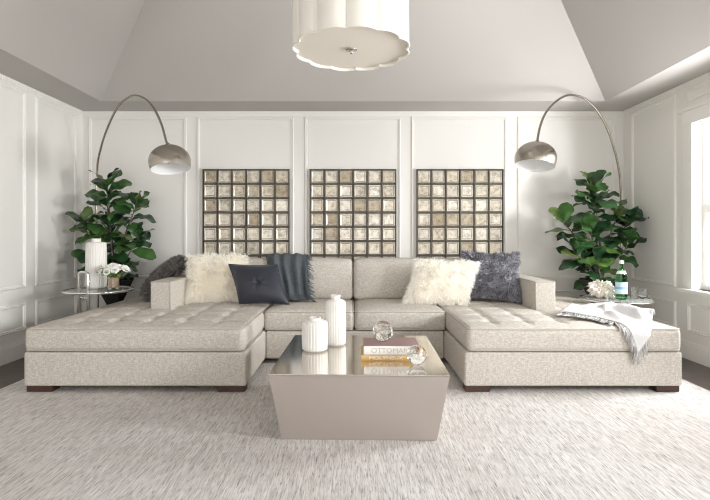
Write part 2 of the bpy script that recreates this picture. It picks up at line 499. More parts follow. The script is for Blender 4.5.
# back rail and back cushions
rbox(-1.81, 1.81, 5.24, YSB, Z1, .79, .03, .1).build('back', M['linen'], sofa, weld=1e-5)
def backdisp(x0, x1):
    def d(p):
        u = 2*(p.x-x0)/(x1-x0)-1; v = 2*(p.z-.49)/(.905-.49)-1
        cu = max(0, 1-abs(u)**3); cvv = max(0, 1-abs(v)**3)
        if p.y < 5.0: p.y -= .045*cu*cvv
        if p.z > .85: p.z += .012*cu
        p.y += (p.z-.49)*.17
        p.y += noise.noise(Vector((p.x*4, 3, p.z*4)))*.006
        return p
    return d
for (x0, x1) in ((-1.63, -.81), (-.80, -.004), (.004, .805), (.815, 1.62)):
    rbox(x0, x1, 4.96, 5.14, .485, .903, .05, .03, backdisp(x0, x1)).build('back_cushion', M['linen'], sofa, weld=1e-5)
# arms
for sgn in (-1, 1):
    x0, x1 = sorted((sgn*1.632, sgn*1.812))
    rbox(x0, x1, 4.29, 5.235, Z1+.05, .742, .012, .08).build('arm', M['linen'], sofa, weld=1e-5)
    pp = MB(); pp.tube([(sgn*1.634, 4.291, .49), (sgn*1.634, 4.291, .739)], .005, 6)
    pp.tube(perim(x0+.003, x1-.003, 4.293, 5.235, .739, .012), .005, 6, closed=True)
    pp.build('piping', M['piping'], sofa)
# legs
for (x0, x1, y) in ((-2.41, -2.22, YCF+.012), (-1.0, -.80, YCF+.012), (.832, 1.01, YCF+.012), (2.24, 2.41, YCF+.012),
                    (-2.41, -2.22, 4.85), (-1.0, -.80, 4.85), (.832, 1.01, 4.85), (2.24, 2.41, 4.85), (-.09, .09, YSF+.03)):
    bevbox('leg', x0, x1, y, y+.10, RUGZ, Z0+.004, M['legwood'], sofa, .003)

# ------------------------------------------------------------------ pillows
def pillow_fn(w, h, t, center, rv, uv, pinch=.10, dip=0, pw=2.2):
    c = Vector(center); rv = Vector(rv); uv = Vector(uv); nv = rv.cross(uv).normalized()
    def f(u, v, s):
        a = 2*u-1; b = 2*v-1
        x = a*(1-pinch*(1-b*b)*abs(a)**3); y = b*(1-pinch*(1-a*a)*abs(b)**3)
        q = max(0, (1-abs(a)**pw)*(1-abs(b)**pw))**.55*t/2
        if dip:
            rr = math.hypot(a*w, b*h)
            q -= dip*math.exp(-(rr/.05)**2)
            ang = math.atan2(b, a); q += .006*math.sin(ang*7)*math.exp(-(rr/.16)**2)*min(1, rr/.04)
        return c+rv*(x/2)+uv*(y/2)+nv*q*s
    return f, nv
def pillow_body(b_, f, n=28):
    b_.grid(lambda u, v: f(u, v, 1), n, n); b_.grid(lambda u, v: f(u, v, -1), n, n)
def fur_pillow(name, w, h, t, center, rv, uv, mat, label, cat='pillow', N=7000, L=.07, wid=.0045, curl=.5, grav=.5, seed=1, soft=0.0):
    f, nv = pillow_fn(w, h, t, center, rv, uv)
    b_ = MB(); pillow_body(b_, f); rr = random.Random(seed); NS = []
    for k_, p_ in enumerate(b_.v): NS.append(nv if k_ < len(b_.v)//2 else -nv)
    b_.f = [q if i < len(b_.f)//2 else q[::-1] for i, q in enumerate(b_.f)]
    uvn = Vector(uv).normalized(); rvn = Vector(rv).normalized()
    for i in range(N):
        u, v = rr.random(), rr.random(); s = 1 if rr.random() < .72 else -1
        if rr.random() < .22:
            e = rr.choice((0, 1)); q = rr.random()*.04
            if rr.random() < .5: u = q if e else 1-q
            else: v = q if e else 1-q
        p = f(u, v, s); d = .01
        du = f(min(1, u+d), v, s)-f(max(0, u-d), v, s); dv = f(u, min(1, v+d), s)-f(u, max(0, v-d), s)
        n = du.cross(dv)
        n = n.normalized()*s if n.length > 1e-9 else nv*s
        edge = (rvn*(2*u-1)*abs(2*u-1)**5+uvn*(2*v-1)*abs(2*v-1)**5)
        cl = Vector((noise.noise(p*14), noise.noise(p*14+Vector((9, 0, 0))), noise.noise(p*14+Vector((0, 9, 0)))))
        dirv = (n*.8+edge*1.2+cl*1.5*curl+Vector((0, 0, -grav*.6))+Vector((rr.gauss(0, .25), rr.gauss(0, .25), rr.gauss(0, .25)))).normalized()
        ln = L*rr.uniform(.55, 1.15); dir2 = (dirv+Vector((0, 0, -grav))+cl*2*curl).normalized()
        sd = dirv.cross(Vector((rr.gauss(0, 1), rr.gauss(0, 1), rr.gauss(0, 1)))).normalized()*wid*rr.uniform(.6, 1.3)/2
        p1 = p+dirv*ln*.5; p2 = p1+dir2*ln*.5
        rn = sd.cross(dirv).normalized()
        if rn.dot(n) < 0: sd = -sd; rn = -rn
        b_.add([p-sd, p+sd, p1+sd, p1-sd, p2], [(0, 1, 2, 3), (3, 2, 4)])
        sn = (n*soft+rn*(1-soft)+edge*.25).normalized(); NS += [sn]*5
    o = b_.build(name, mat, None, fixn=False)
    o.data.normals_split_custom_set_from_vertices([tuple(q) for q in NS])
    return tag(o, label, cat)
fur_pillow('fur_pillow', .56, .46, .20, (-1.36, 4.80, .725), (.53, .10, .0), (-.02, .15, .42), M['furwhite'],
           'shaggy cream fur pillow beside the left sofa arm, behind the navy satin pillow', N=10000, L=.075, seed=1)
fur_pillow('fur_pillow', .58, .42, .18, (.862, 4.69, .698), (.60, .03, -.02), (.14, .11, .385), M['furwhiter'],
           'white fur pillow leaning in front of the slate grey fur pillow on the right', N=10000, L=.065, seed=2)
fur_pillow('fur_pillow', .54, .46, .18, (1.385, 4.83, .752), (.51, -.22, -.02), (.02, .15, .44), M['furgrey'],
           'slate grey curly fur pillow leaning against the right sofa arm', N=9500, L=.05, wid=.006, curl=1.2, grav=.3, seed=3)
fur_pillow('fur_pillow', .48, .50, .15, (-1.955, 4.97, .728), (.24, -.44, 0), (.37, .11, .38), M['furdark'],
           'charcoal fur pillow tipped against the outer side of the left sofa arm', N=9000, L=.05, wid=.004, curl=.6, grav=.3, seed=4)
f, nv = pillow_fn(.5, .42, .17, (-.905, 4.605, .69), (.475, .0, -.005), (-.135, .12, .37), pinch=.06, dip=.028)
b_ = MB(); b_.grid(lambda u, v: f(u, v, 1), 48, 44); b_.grid(lambda u, v: f(u, v, -1), 30, 30)
npil = b_.build('satin_pillow', M['navy'], None, weld=1e-5)
tag(npil, 'navy blue satin pillow with a pinched centre, on the left of the sofa', 'pillow')
ed = [f(i/20, 0, 1) for i in range(20)]+[f(1, i/20, 1) for i in range(20)]+[f(1-i/20, 1, 1) for i in range(20)]+[f(0, 1-i/20, 1) for i in range(20)]
o = MB().tube(ed, .005, 6, closed=True).build('piping', M['navy'], npil)

# ------------------------------------------------------------------ throws
def lerp_path(pts, t):
    L = [0]
    for a, b in zip(pts, pts[1:]): L.append(L[-1]+math.dist(a, b))
    d = t*L[-1]
    for i in range(len(pts)-1):
        if d <= L[i+1] or i == len(pts)-2:
            q = (d-L[i])/(L[i+1]-L[i]); return tuple(a+(b-a)*q for a, b in zip(pts[i], pts[i+1]))
path = [(5.31, .80), (5.26, .90), (5.19, .945), (5.10, .945), (5.02, .90), (4.975, .82), (4.935, .72), (4.905, .62), (4.87, .55), (4.80, .522), (4.72, .518)]
def teal(u, v):
    y, z = lerp_path(path, v)
    x0 = -.985+.22*v; x1 = -.55+.14*v
    x = x0+(x1-x0)*u
    fold = .6*(math.sin(u*23+2.2*math.sin(v*3)+v*2)*.5+.5)+.5*(noise.noise(Vector((u*7, v*1.6, 2)))+.4)
    amp = .045*(1-.35*abs(v-.5))
    x += .008*math.sin(v*9+u*4)
    return Vector((x, y-amp*fold*(.3+min(1, v*2))-.006, z+amp*.5*fold))
def solid(fn, nu, nv, th, side=None):
    b_ = MB(); b_.grid(fn, nu, nv)
    return b_
tb_ = solid(teal, 60, 60, .006)
tt = tb_.build('throw_blanket', M['teal'], None)
md = tt.modifiers.new('thick', 'SOLIDIFY'); md.thickness = .006; md.offset = 0
tag(tt, 'dark teal fringed throw blanket hanging over the sofa back', 'throw')
fr = MB(); rr = random.Random(5)
for i in range(60):
    v = .22+.78*i/59; p = teal(1, v); e = Vector((rr.uniform(.03, .07), -rr.uniform(.0, .02), -rr.uniform(.01, .05)))
    fr.tube([p, p+e*.5+Vector((0, -.006, .004)), p+e], [.0045, .004, .003], 5)
for i in range(34):
    p = teal(i/33, 1); p = Vector((p.x, p.y, max(p.z, .512))); e = Vector((rr.uniform(-.01, .03), -rr.uniform(.03, .055), .002))
    fr.tube([p, p+e*.5+Vector((0, 0, .005)), p+e], [.0035, .003, .002], 5)
fr.build('fringe', M['tealfringe'], tt)

TOPZ = .507
def chaise_wrap(x, t):
    """unrolled (x, t): t>=YCF lies on the chaise top, below that hangs down its front"""
    e = YCF-.012
    if t >= e+.05: return Vector((x, t, TOPZ-.026*max(0, 1-(t-e-.05)/.16)))
    if t >= e-.02:
        a = (e+.05-t)/.07*PI/2; return Vector((x, e+.05-.05*math.sin(a)*1.0, TOPZ-.026-.045*(1-math.cos(a))))
    return Vector((x, e-.004, TOPZ-.071-(e-.02-t)))
A, B, C, D = (1.69, 3.94), (2.14, 4.36), (2.425, 3.86), (2.075, 3.37)
def throw2(u, v):
    # u: 0 at the fringed edge A-D, 1 at B-C ; v: 0 at A-B, 1 at D-C
    x0, t0 = A[0]+(D[0]-A[0])*v, A[1]+(D[1]-A[1])*v
    bow = math.sin(v*PI); x0 += .055*bow; t0 += .03*bow
    x1, t1 = B[0]+(C[0]-B[0])*v, B[1]+(C[1]-B[1])*v
    x1 += .10*bow; t1 += .12*bow
    x = x0+(x1-x0)*u; t = t0+(t1-t0)*u
    x = min(x, 2.418)
    p = chaise_wrap(x, t)
    ft = (math.sin(v*12+u*6+5*noise.noise(Vector((u*2.5, v*2.5, 1))))*.5+.5)**1.5
    n_ = noise.noise(Vector((u*4.2, v*4.2, 5)))*.5+.5
    up = .006+(.040*ft*(.35+.65*u)+.11*max(0, n_-.25)*math.sin(u*PI*.9+.25))*(.35+.65*min(1, max(0, (t-YCF)/.25)))
    if t >= YCF+.04: p.z += up
    elif t >= YCF-.03: p += Vector((0, -.35*up-.004, .55*up))
    else: p.y -= .008+.6*up
    return p
t2 = MB().grid(throw2, 70, 80).build('throw_blanket', M['throw'], None)
md = t2.modifiers.new('thick', 'SOLIDIFY'); md.thickness = .006; md.offset = 1
tag(t2, 'white woven throw blanket with grey fringe draped over the right chaise corner', 'throw')
fr = MB()
for i in range(90):
    v = i/89; p = throw2(0, v); q = throw2(.04, v); out = (p-q)
    x0 = A[0]+(D[0]-A[0])*v+.055*math.sin(v*PI); t0 = A[1]+(D[1]-A[1])*v+.03*math.sin(v*PI)
    ex, et = -.052+rr.uniform(-.012, .012), -.055+rr.uniform(-.015, .015)
    if v > .6: ex, et = -.015+rr.uniform(-.015, .015), -.085+rr.uniform(-.02, .02)
    pts = [p]
    for k in (.33, .66, 1):
        g = chaise_wrap(x0+ex*k, t0+et*k); tt_ = t0+et*k
        g += Vector((0, 0, .008)) if tt_ > YCF+.03 else Vector((0, -.012-rr.uniform(0, .006), .004))
        pts.append(g)
    fr.tube(pts, [.004, .0048, .0045, .003], 5)
for i in range(14):   # the lower corner hangs on a short fringed side
    u = i/13*.22; p = throw2(u, 1)
    fr.tube([p, p+Vector((rr.uniform(-.01, .01), -.006, -.045)), p+Vector((rr.uniform(-.018, .018), -.004, -.09-rr.uniform(0, .02)))], [.0035, .0035, .002], 5)
fr.build('fringe', M['whitefringe'], t2)

# ------------------------------------------------------------------ coffee table and what stands on it
TZ = .387
ct = thing('coffee_table', (.045, 3.19, RUGZ), 'low flared metal block coffee table with a polished steel top', 'coffee table')
def tblock(b_, hx0, hy0, z0, hx1, hy1, z1):
    rot = Matrix.Rotation(math.radians(-1.4), 3, 'Z'); c = Vector((.045, 3.19, 0)); vs = []
    for (hx, hy, z) in ((hx0, hy0, z0), (hx1, hy1, z1)):
        for (sx, sy) in ((-1, -1), (1, -1), (1, 1), (-1, 1)):
            vs.append(c+rot@Vector((sx*hx, sy*hy, z)))
    b_.add(vs, [(3, 2, 1, 0), (4, 5, 6, 7), (0, 1, 5, 4), (1, 2, 6, 5), (2, 3, 7, 6), (3, 0, 4, 7)])
    return b_
def bevel_build(b_, name, mat, parent, off):
    o = b_.build(name, mat, parent, smooth=False)
    bm = bmesh.new(); bm.from_mesh(o.data)
    bmesh.ops.bevel(bm, geom=bm.edges[:], offset=off, segments=2, affect='EDGES'); bm.to_mesh(o.data); bm.free()
    return o
bevel_build(tblock(MB(), .440, .476, RUGZ, .5055, .517, TZ-.006), 'body', M['tbody'], ct, .004)
bevel_build(tblock(MB(),   .507, .519, TZ-.006, .508, .520, TZ), 'top', M['ttop'], ct, .002)

def ribbed(name, c, r, h, ribs, label, group=None, neck=.48, sh=.83):
    def rib(a, z):
        t = (z)/h
        k = 1 if .04 < t < sh+.05 else 0
        return 1+.045*k*(abs(math.sin(a*ribs/2))**.6-.6)
    prof = [(0, 0), (r*.80, 0), (r*.88, .006)]
    n = 26
    for i in range(n+1):
        t = i/n; z = .012+(h*sh-.012)*t
        w = .96+.04*math.sin(PI*t)
        prof.append((r*w, z))
    for i in range(1, 7):
        a = PI/2*i/6; prof.append((r*(neck+(.96-neck)*math.cos(a)), h*sh+h*(.945-sh)*.75*math.sin(a)))
    prof += [(r*neck*.92, h*.945), (r*neck*1.02, h*.985), (r*neck*.95, h), (r*neck*.7, h), (r*neck*.6, h*.93), (0, h*.92)]
    o = MB().lathe(prof, c, ribs*8, rib).build(name, M['ceramic'], None)
    return tag(o, label, 'vase', group)
ribbed('ribbed_vase', (-.257, 3.235, TZ), .087, .222, 26, 'short squat white ribbed vase on the coffee table')
ribbed('ribbed_vase', (-.123, 3.395, TZ), .073, .352, 24, 'tall slim white ribbed vase on the coffee table, behind the squat one')

def text_mesh(body, size, ext, mat, name, parent, loc, rot, width=None):
    cu = bpy.data.curves.new(name, 'FONT'); cu.body = body; cu.size = size; cu.extrude = ext
    cu.align_x = 'CENTER'; cu.align_y = 'CENTER'
    tmp = bpy.data.objects.new(name+'_tmp', cu); COL.objects.link(tmp)
    dg = bpy.context.evaluated_depsgraph_get()
    me = bpy.data.meshes.new_from_object(tmp.evaluated_get(dg)); bpy.data.objects.remove(tmp)
    xs = [v.co.x for v in me.vertices]
    if width:
        k = width/(max(xs)-min(xs)); mid = (max(xs)+min(xs))/2
        for v in me.vertices: v.co.x = (v.co.x-mid)*k
    me.transform(Matrix.Translation(Vector(loc))@Matrix.Rotation(rot[2], 4, 'Z')@Matrix.Rotation(rot[0], 4, 'X'))
    me.materials.clear(); me.materials.append(mat)
    o = bpy.data.objects.new(name, me); COL.objects.link(o); o.parent = parent
    o.matrix_parent_inverse = Matrix.Translation(-Vector(parent.location))
    return o
def book(x0, x1, y0, y1, z0, z1, mcover, mspine, label, title, ink, wfrac, msize):
    b_ = thing('book', ((x0+x1)/2, (y0+y1)/2, z0), label, 'book')
    t = .004
    bevbox('cover', x0, x1, y0, y1, z0, z0+t, mcover, b_, .001, 1)
    bevbox('cover', x0, x1, y0, y1, z1-t, z1, mcover, b_, .001, 1)
    s_ = MB(); n = 6; vs = []
    for i in range(n+1):
        z = z0+(z1-z0)*i/n; vs += [(x0, y0-.004*math.sin(PI*i/n), z), (x1, y0-.004*math.sin(PI*i/n), z)]
    vs += [(x0, y0+.004, z0), (x1, y0+.004, z0), (x0, y0+.004, z1), (x1, y0+.004, z1)]
    fs = [(2*i, 2*i+1, 2*i+3, 2*i+2) for i in range(n)]; q = 2*n
    fs += [(0, q+2, q+3, 1), (q, q+1, q+5, q+4), (q+2, q+4, q+5, q+3)]
    fs += [tuple([2*i for i in range(n+1)]+[q+4, q+2]), tuple([2*i+1 for i in range(n+1)]+[q+5, q+3])]
    s_.add(vs, fs).build('spine', mspine, b_, smooth=False)
    bevbox('page_block', x0+.004, x1-.004, y0+.005, y1-.006, z0+t, z1-t, M['pages'], b_, .001, 1)
    text_mesh(title, msize, .0006, ink, 'title', b_, ((x0+x1)/2+(-.012), y0-.0046, (z0+z1)/2), (PI/2, 0, 0), (x1-x0)*wfrac)
    return b_
bk1 = book(.05, .385, 2.965, 3.20, TZ+.0005, TZ+.036, M['bookgold'], M['bookgold'],
           'ochre clothbound book lying beneath the white spined book on the coffee table', 'MOLYNEUX', M['inkwhite'], .62, .03)
bk2 = book(.066, .415, 2.97, 3.22, TZ+.0365, TZ+.088, M['bookred'], M['bookwhite'],
           'white spined book with a mauve cover, upper of the two on the coffee table', 'OTTOMAN', M['ink'], .66, .042)

def crystal(c, r, label, mat):
    bm = bmesh.new(); bmesh.ops.create_icosphere(bm, subdivisions=3, radius=r)
    # cut facets: flatten to a coarser geodesic
    me = bpy.data.meshes.new('crystal_ball'); bmesh.ops.translate(bm, verts=bm.verts, vec=c)
    bm.to_mesh(me); bm.free(); me.materials.append(mat)
    o = bpy.data.objects.new('crystal_ball', me); COL.objects.link(o)
    return tag(o, label, 'crystal ball', None)
crystal((.193, 3.10, TZ+.088+.0675), .067, 'clear faceted crystal ball resting on top of the two books', M['crystal'])
crystal((.381, 2.868, TZ+.0605), .060, 'clear faceted crystal ball on the table top in front of the books', M['crystal'])

# ------------------------------------------------------------------ mirrored wall art
AZ1 = 1.915; AP = .1655; NR, NC = 7, 6; AY0, AY1 = 5.529, YB-.002
def make_art(xc, label):
    x0 = xc-AP*NC/2; z0 = AZ1-AP*NR
    a = thing('mirror_panel', (xc, YB-.002, z0), label, 'wall art', 'antiqued mirror panels on the back wall')
    g = MB(); w = .0034
    for i in range(NC+1):
        x = x0+AP*i; g.box(x-w, x+w, AY0, AY1-.012, z0-w, AZ1+w)
    for j in range(NR+1):
        z = z0+AP*j
        for i in range(NC): g.box(x0+AP*i+w, x0+AP*(i+1)-w, AY0+.002, AY1-.012, z-w, z+w)
    g.box(x0-w, x0+AP*NC+w, AY1-.012, AY1, z0-w, AZ1+w)
    g.build('frame', M['bronze'], a, smooth=False)
    t = MB(); rr = random.Random(int(xc*100)+3)
    cells = [(i, j) for i in range(NC) for j in range(NR)]; rr.shuffle(cells)
    for i, j in cells:
        cx, cz = x0+AP*(i+.5), z0+AP*(j+.5); h = AP/2-w-.001
        tx, tz = rr.gauss(0, .0018), rr.gauss(0, .0018); sq = rr.choice((.0, .002, .004))
        yb, yf = AY1-.014, AY1-.031; vs = []
        for (hh, y, k) in ((h, yb, 0), (h-.012, yf, 1), (h-.020, yf, 1), (h-.025-sq, yf+.006, 1)):
            for (sx, sz) in ((-1, -1), (1, -1), (1, 1), (-1, 1)):
                vs.append((cx+sx*hh, y+k*(tx*sx+tz*sz), cz+sz*hh))
        b2 = len(t.v)
        t.add(vs, [(0, 1, 2, 3), (12, 15, 14, 13)], 0)
        for k, ms in ((0, (1, 2, 1, 2)), (4, (0, 0, 0, 0)), (8, (1, 1, 1, 1))):
            for e in range(4):
                f_ = (k+e, k+4+e, k+4+(e+1) % 4, k+(e+1) % 4)
                t.f.append(tuple(b2+q for q in f_)); t.mi.append(ms[e])
    t.build('mirror_tile', [M['mirror'], M['bevel'], M['bevelside']], a, smooth=False)
    return a
make_art(-1.235, 'antiqued mirror tile panel hanging above the navy pillow, nearest the left lamp')
make_art(0, 'antiqued mirror tile panel hanging above the centre of the sofa')
make_art(1.235, 'antiqued mirror tile panel hanging above the white and grey fur pillows')

# ------------------------------------------------------------------ pendant
PX, PY, PZ0, PZ1, PR = -.010, 3.05, 2.332, 2.85, .360
pd = thing('pendant_light', (PX, PY, PZ0), 'large cream scalloped drum pendant light hanging from the vaulted ceiling', 'pendant light')
def scal(a): 
    q = (a+math.radians(90)+math.radians(5))*12/2
    return 1+.07*(abs(math.sin(q))**.75-.55)
s_ = MB(); n = 288
def shade_ring(r, z): return [Vector((PX+r*scal(2*PI*k/n)*math.cos(2*PI*k/n), PY+r*scal(2*PI*k/n)*math.sin(2*PI*k/n), z)) for k in range(n)]
rings = [shade_ring(PR, PZ0), shade_ring(PR*.985, PZ1), shade_ring(PR*.985-.006, PZ1), shade_ring(PR-.006, PZ0)]
vs = [p for r_ in rings for p in r_]
fs = [(i*n+k, i*n+(k+1) % n, ((i+1) % 4)*n+(k+1) % n, ((i+1) % 4)*n+k) for i in range(4) for k in range(n)]
s_.add(vs, fs).build('shade', M['shade'], pd, angle=40)
for z in (PZ0+.002, PZ1-.002):
    MB().tube(shade_ring(PR+.001, z)[::2], .005, 6, closed=True).build('shade_trim', M['shade'], pd)
b_ = MB(); r1 = shade_ring(PR-.012, PZ0+.014); r2 = shade_ring(PR-.012, PZ0+.020)
b_.add(r1+r2, [tuple(range(n)), tuple(range(2*n-1, n-1, -1))]+[(k, (k+1) % n, n+(k+1) % n, n+k) for k in range(n)])
b_.build('diffuser', M['diffuser'], pd, smooth=False)
MB().lathe([(0, -.022), (.007, -.020), (.010, -.012), (.006, -.006), (.012, -.002), (.036, .002), (.036, .006), (.012, .016), (0, .016)], (PX, PY, PZ0+.004), 24).build('finial', M['finial'], pd)
MB().tube([(PX, PY, PZ0+.02), (PX, PY, HW+RISE-.02)], .008, 10).build('rod', M['cord'], pd)
MB().lathe([(0, -.035), (.03, -.034), (.065, -.012), (.07, 0), (0, 0)], (PX, PY, HW+RISE-.001), 28).build('ceiling_plate', M['cord'], pd)

# ------------------------------------------------------------------ arc lamps
def arc_lamp(px, base_xy, shade_c, tilt, label):
    """px: arc points in order from the post to the shade, as (x, z) in metres at mixed depth"""
    bx, by = base_xy
    L = thing('arc_floor_lamp', (bx, by, 0), label, 'floor lamp')
    MB().lathe([(0, 0), (.145, 0), (.15, .006), (.15, .045), (.143, .052), (.03, .053), (.02, .07), (0, .07)], (bx, by, 0), 48).build('base', M['marble'], L, angle=40)
    # Catmull-Rom through the points
    pts = [Vector((bx, by, .05)), Vector((bx, by, .6))]+px; out = []
    for i in range(len(pts)-1):
        p0, p1, p2, p3 = pts[max(0, i-1)], pts[i], pts[i+1], pts[min(len(pts)-1, i+2)]
        for k in range(6):
            t = k/6
            out.append(.5*((2*p1)+(p2-p0)*t+(2*p0-5*p1+4*p2-p3)*t*t+(3*p1-p0-3*p2+p3)*t**3))
    out.append(pts[-1])
    MB().tube(out, .0115, 12).build('stem', M['steel'], L)
    end = pts[-1]; rx, ry = tilt
    mat = Matrix.Rotation(ry, 3, 'Y')@Matrix.Rotation(rx, 3, 'X')
    r = .193; H = .228
    outer = [(r*.925, -.0), (r*.96, .03), (r*.99, .07)]
    for i in range(1, 13):
        a = PI/2*i/12; outer.append((r*.99*math.cos(a)**.95 if i < 12 else 0, .07+(H-.07)*math.sin(a)))
    inner = [(max(0, a-.004), z-.003 if z > .02 else z) for (a, z) in outer]; inner[-1] = (0, H-.004)
    top = mat@Vector((0, 0, H)); c = end-top
    sh = MB().lathe(outer, c, 56, mat=mat).build('shade', M['steel'], L)
    MB().lathe([(r*.925, 0)]+inner, c, 56, mat=mat).build('shade_lining', M['shadewhite'], sh)
    sh.children[0].parent = sh; sh.children[0].matrix_parent_inverse = Matrix.Identity(4)
    MB().lathe([(0, H-.004), (.02, H-.002), (.02, H+.02), (.013, H+.03), (0, H+.03)], c, 20, mat=mat).build('socket_cap', M['steel'], L)
    MB().lathe([(0, .05), (.022, .056), (.032, .08), (.026, .11), (.016, .13), (.016, H-.02), (0, H-.02)], c, 20, mat=mat).build('bulb', M['shadewhite'], L)
    return L
lpx = [(97, 172), (101, 147.6), (108, 126.5), (118, 106.8), (128, 97.8), (136.3, 95.6), (146, 99.7), (154.6, 109.6), (161.7, 125), (166, 140.6), (168, 146)]
ys_ = [5.36, 5.25, 5.15, 5.03, 4.95, 4.88, 4.80, 4.72, 4.64, 4.58, 4.56]
lpts = [Vector((-2.875, 5.38, 1.15))]+[P(x, y, d) for (x, y), d in zip(lpx, ys_)]
arc_lamp(lpts, (-2.86, 5.38), None, (math.radians(-9), math.radians(-10)), 'arched brushed nickel floor lamp with dome shade on the left, behind the tall ribbed vase')
rpx = [(621.5, 230), (620.6, 188), (618.9, 170), (614.5, 150.4), (608, 130.6), (600, 115), (591.3, 104.2), (582.5, 97.6), (572.6, 95), (563.8, 96.5), (554, 103), (545, 114), (539.6, 128.4), (537, 143)]
ys_ = [5.38, 5.34, 5.30, 5.24, 5.17, 5.09, 5.02, 4.96, 4.90, 4.84, 4.77, 4.68, 4.62, 4.57]
rpts = [P(x, y, d) for (x, y), d in zip(rpx, ys_)]
arc_lamp(rpts, (2.99, 5.38), None, (math.radians(-9), math.radians(9)), 'arched brushed nickel floor lamp with dome shade on the right, nearest the window')

# ------------------------------------------------------------------ side tables
def side_table(c, R_, h, posts, ztop, label):
    t = thing('side_table', (c[0], c[1], RUGZ), label, 'side table')
    MB().lathe([(0, 0), (R_-.008, 0), (R_-.008, .008), (0, .008)], (c[0], c[1], h-.008), 64).build('glass_top', M['tglass'], t, angle=40)
    ringp = [(c[0]+R_*math.cos(a), c[1]+R_*math.sin(a), h-.006) for a in [2*PI*k/64 for k in range(64)]]
    MB().tube(ringp, .011, 10, closed=True).build('rim', M['chrome'], t)
    (xa, xb, y) = posts; r_ = .013; q = []
    q = [(xa, y, RUGZ+.001), (xa, y, ztop-.02), (xa+.006, y, ztop-.006), (xa+.02, y, ztop), (xb-.02, y, ztop), (xb-.006, y, ztop-.006), (xb, y, ztop-.02), (xb, y, RUGZ+.001)]
    p_ = MB().tube(q, r_, 10); p_.box(xa, xb, y-.008, y+.008, h-.075, h-.055)
    p_.build('post', M['chrome'], t)
    xm = (xa+xb)/2; sgn = -1 if c[0] > 0 else 1
    MB().tube([(xm+sgn*.12+.16*math.cos(a), y+.16*math.sin(a), RUGZ+.0115) for a in [2*PI*k/40 for k in range(40)]], .0105, 10, closed=True).build('base', M['chrome'], t)
    return t
side_table((-2.432, 4.60), .304, .640, (-2.545, -2.462, 4.46), .815, 'round glass and chrome side table holding the tall vase and white flowers')
side_table((2.52, 4.60), .318, .552, (2.555, 2.635, 4.83), .546, 'round glass and chrome side table holding the green bottle')
ribbed('ribbed_vase', (-2.525, 4.72, .6405), .094, .485, 26, 'tall white ribbed vase on the left glass side table', neck=.46, sh=.90)

# bouquet
fl = thing('flower_vase', (-2.305, 4.62, .6405), 'small glass vase of white flowers on the left glass side table', 'flowers')
c = Vector((-2.305, 4.62, .6405))
MB().lathe([(0, .0), (.045, 0), (.05, .01), (.052, .12), (.047, .12), (.045, .016), (0, .014)], c, 32).build('vase', M['glass'], fl, angle=50)
MB().lathe([(0, .018), (.042, .018), (.044, .03), (.045, .112), (0, .112)], c, 24).build('wrap', M['kraft'], fl, angle=50)
rr = random.Random(11)
def flower(b_, c, r, d, seed):
    q = random.Random(seed); d = d.normalized(); u = d.orthogonal().normalized(); w = d.cross(u)
    for layer, (n, open_, rad) in enumerate(((5, .25, .55), (6, .75, .8), (7, 1.25, 1.0))):
        for k in range(n):
            a = 2*PI*k/n+layer*.5+q.uniform(-.2, .2); out = u*math.cos(a)+w*math.sin(a); tan = d.cross(out)
            def f(s, t, out=out, tan=tan, open_=open_, rad=rad):
                th = open_*t*1.1; wid = math.sin(PI*min(.97, t*.8+.1))*r*rad*.62
                return c+out*(math.sin(th)*r*rad*.9+.1*r)+d*(math.cos(th)*t*r*rad*.9-.35*r)+tan*((s-.5)*2*wid)-out*(abs(s-.5)**2*r*.5)
            b_.grid(f, 4, 5)
head = Vector((-2.295, 4.60, .845))
spots = []
for i in range(17):
    a = i*2.4; rad = math.sqrt((i+.5)/17)
    spots.append(head+Vector((math.cos(a)*rad*.145, math.sin(a)*rad*.10, .045*(1-rad*rad)-.02+rr.uniform(-.012, .012))))
for i, p in enumerate(spots):
    b_ = MB(); flower(b_, p, .040*rr.uniform(.85, 1.15), (p-head)+Vector((0, -.05, .09)), i)
    b_.build('bloom', M['petal'], fl, fixn=False)
b_ = MB()
for i, p in enumerate(spots): b_.tube([c+Vector((rr.uniform(-.02, .02), rr.uniform(-.02, .02), .10)), c.lerp(p, .6)+Vector((0, 0, .03)), p-Vector((0, 0, .01))], .003, 5)
def leaf_mesh(b_, base_, d, nrm, L, W, fold=.18, droop=.15, wave=.02, nu=6, nv=10, ph=0, fiddle=True):
    d = d.normalized(); nrm = (nrm-d*nrm.dot(d)).normalized(); s = d.cross(nrm)
    def f(u, v):
        a = 2*u-1
        if fiddle: w = W/2*(math.sin(PI*min(1, v**1.35*.985+.012)))**.62*(1-.16*math.exp(-((v-.36)/.14)**2))
        else: w = W/2*math.sin(PI*min(1, v*.98+.01))**.9
        x = a*w
        z = fold*abs(x)-droop*L*v*v+wave*math.sin(v*11+ph+a*1.2)*abs(a)*min(1, v*3)
        z -= .25*x*x/max(W, .01)
        return base_+d*(L*v)+s*x+nrm*z
    b_.grid(f, nu, nv)
for i in range(34):
    a = rr.uniform(0, 2*PI); q = head+Vector((math.cos(a)*rr.uniform(.02, .12), math.sin(a)*rr.uniform(.02, .08), rr.uniform(-.06, -.005)))
    leaf_mesh(b_, q, Vector((math.cos(a), math.sin(a)-.3, rr.uniform(-.4, .5))), Vector((0, 0, 1)), rr.uniform(.05, .075), .035, nu=4, nv=6, wave=.003, fiddle=False)
b_.build('foliage', M['greenleaf'], fl, fixn=False)

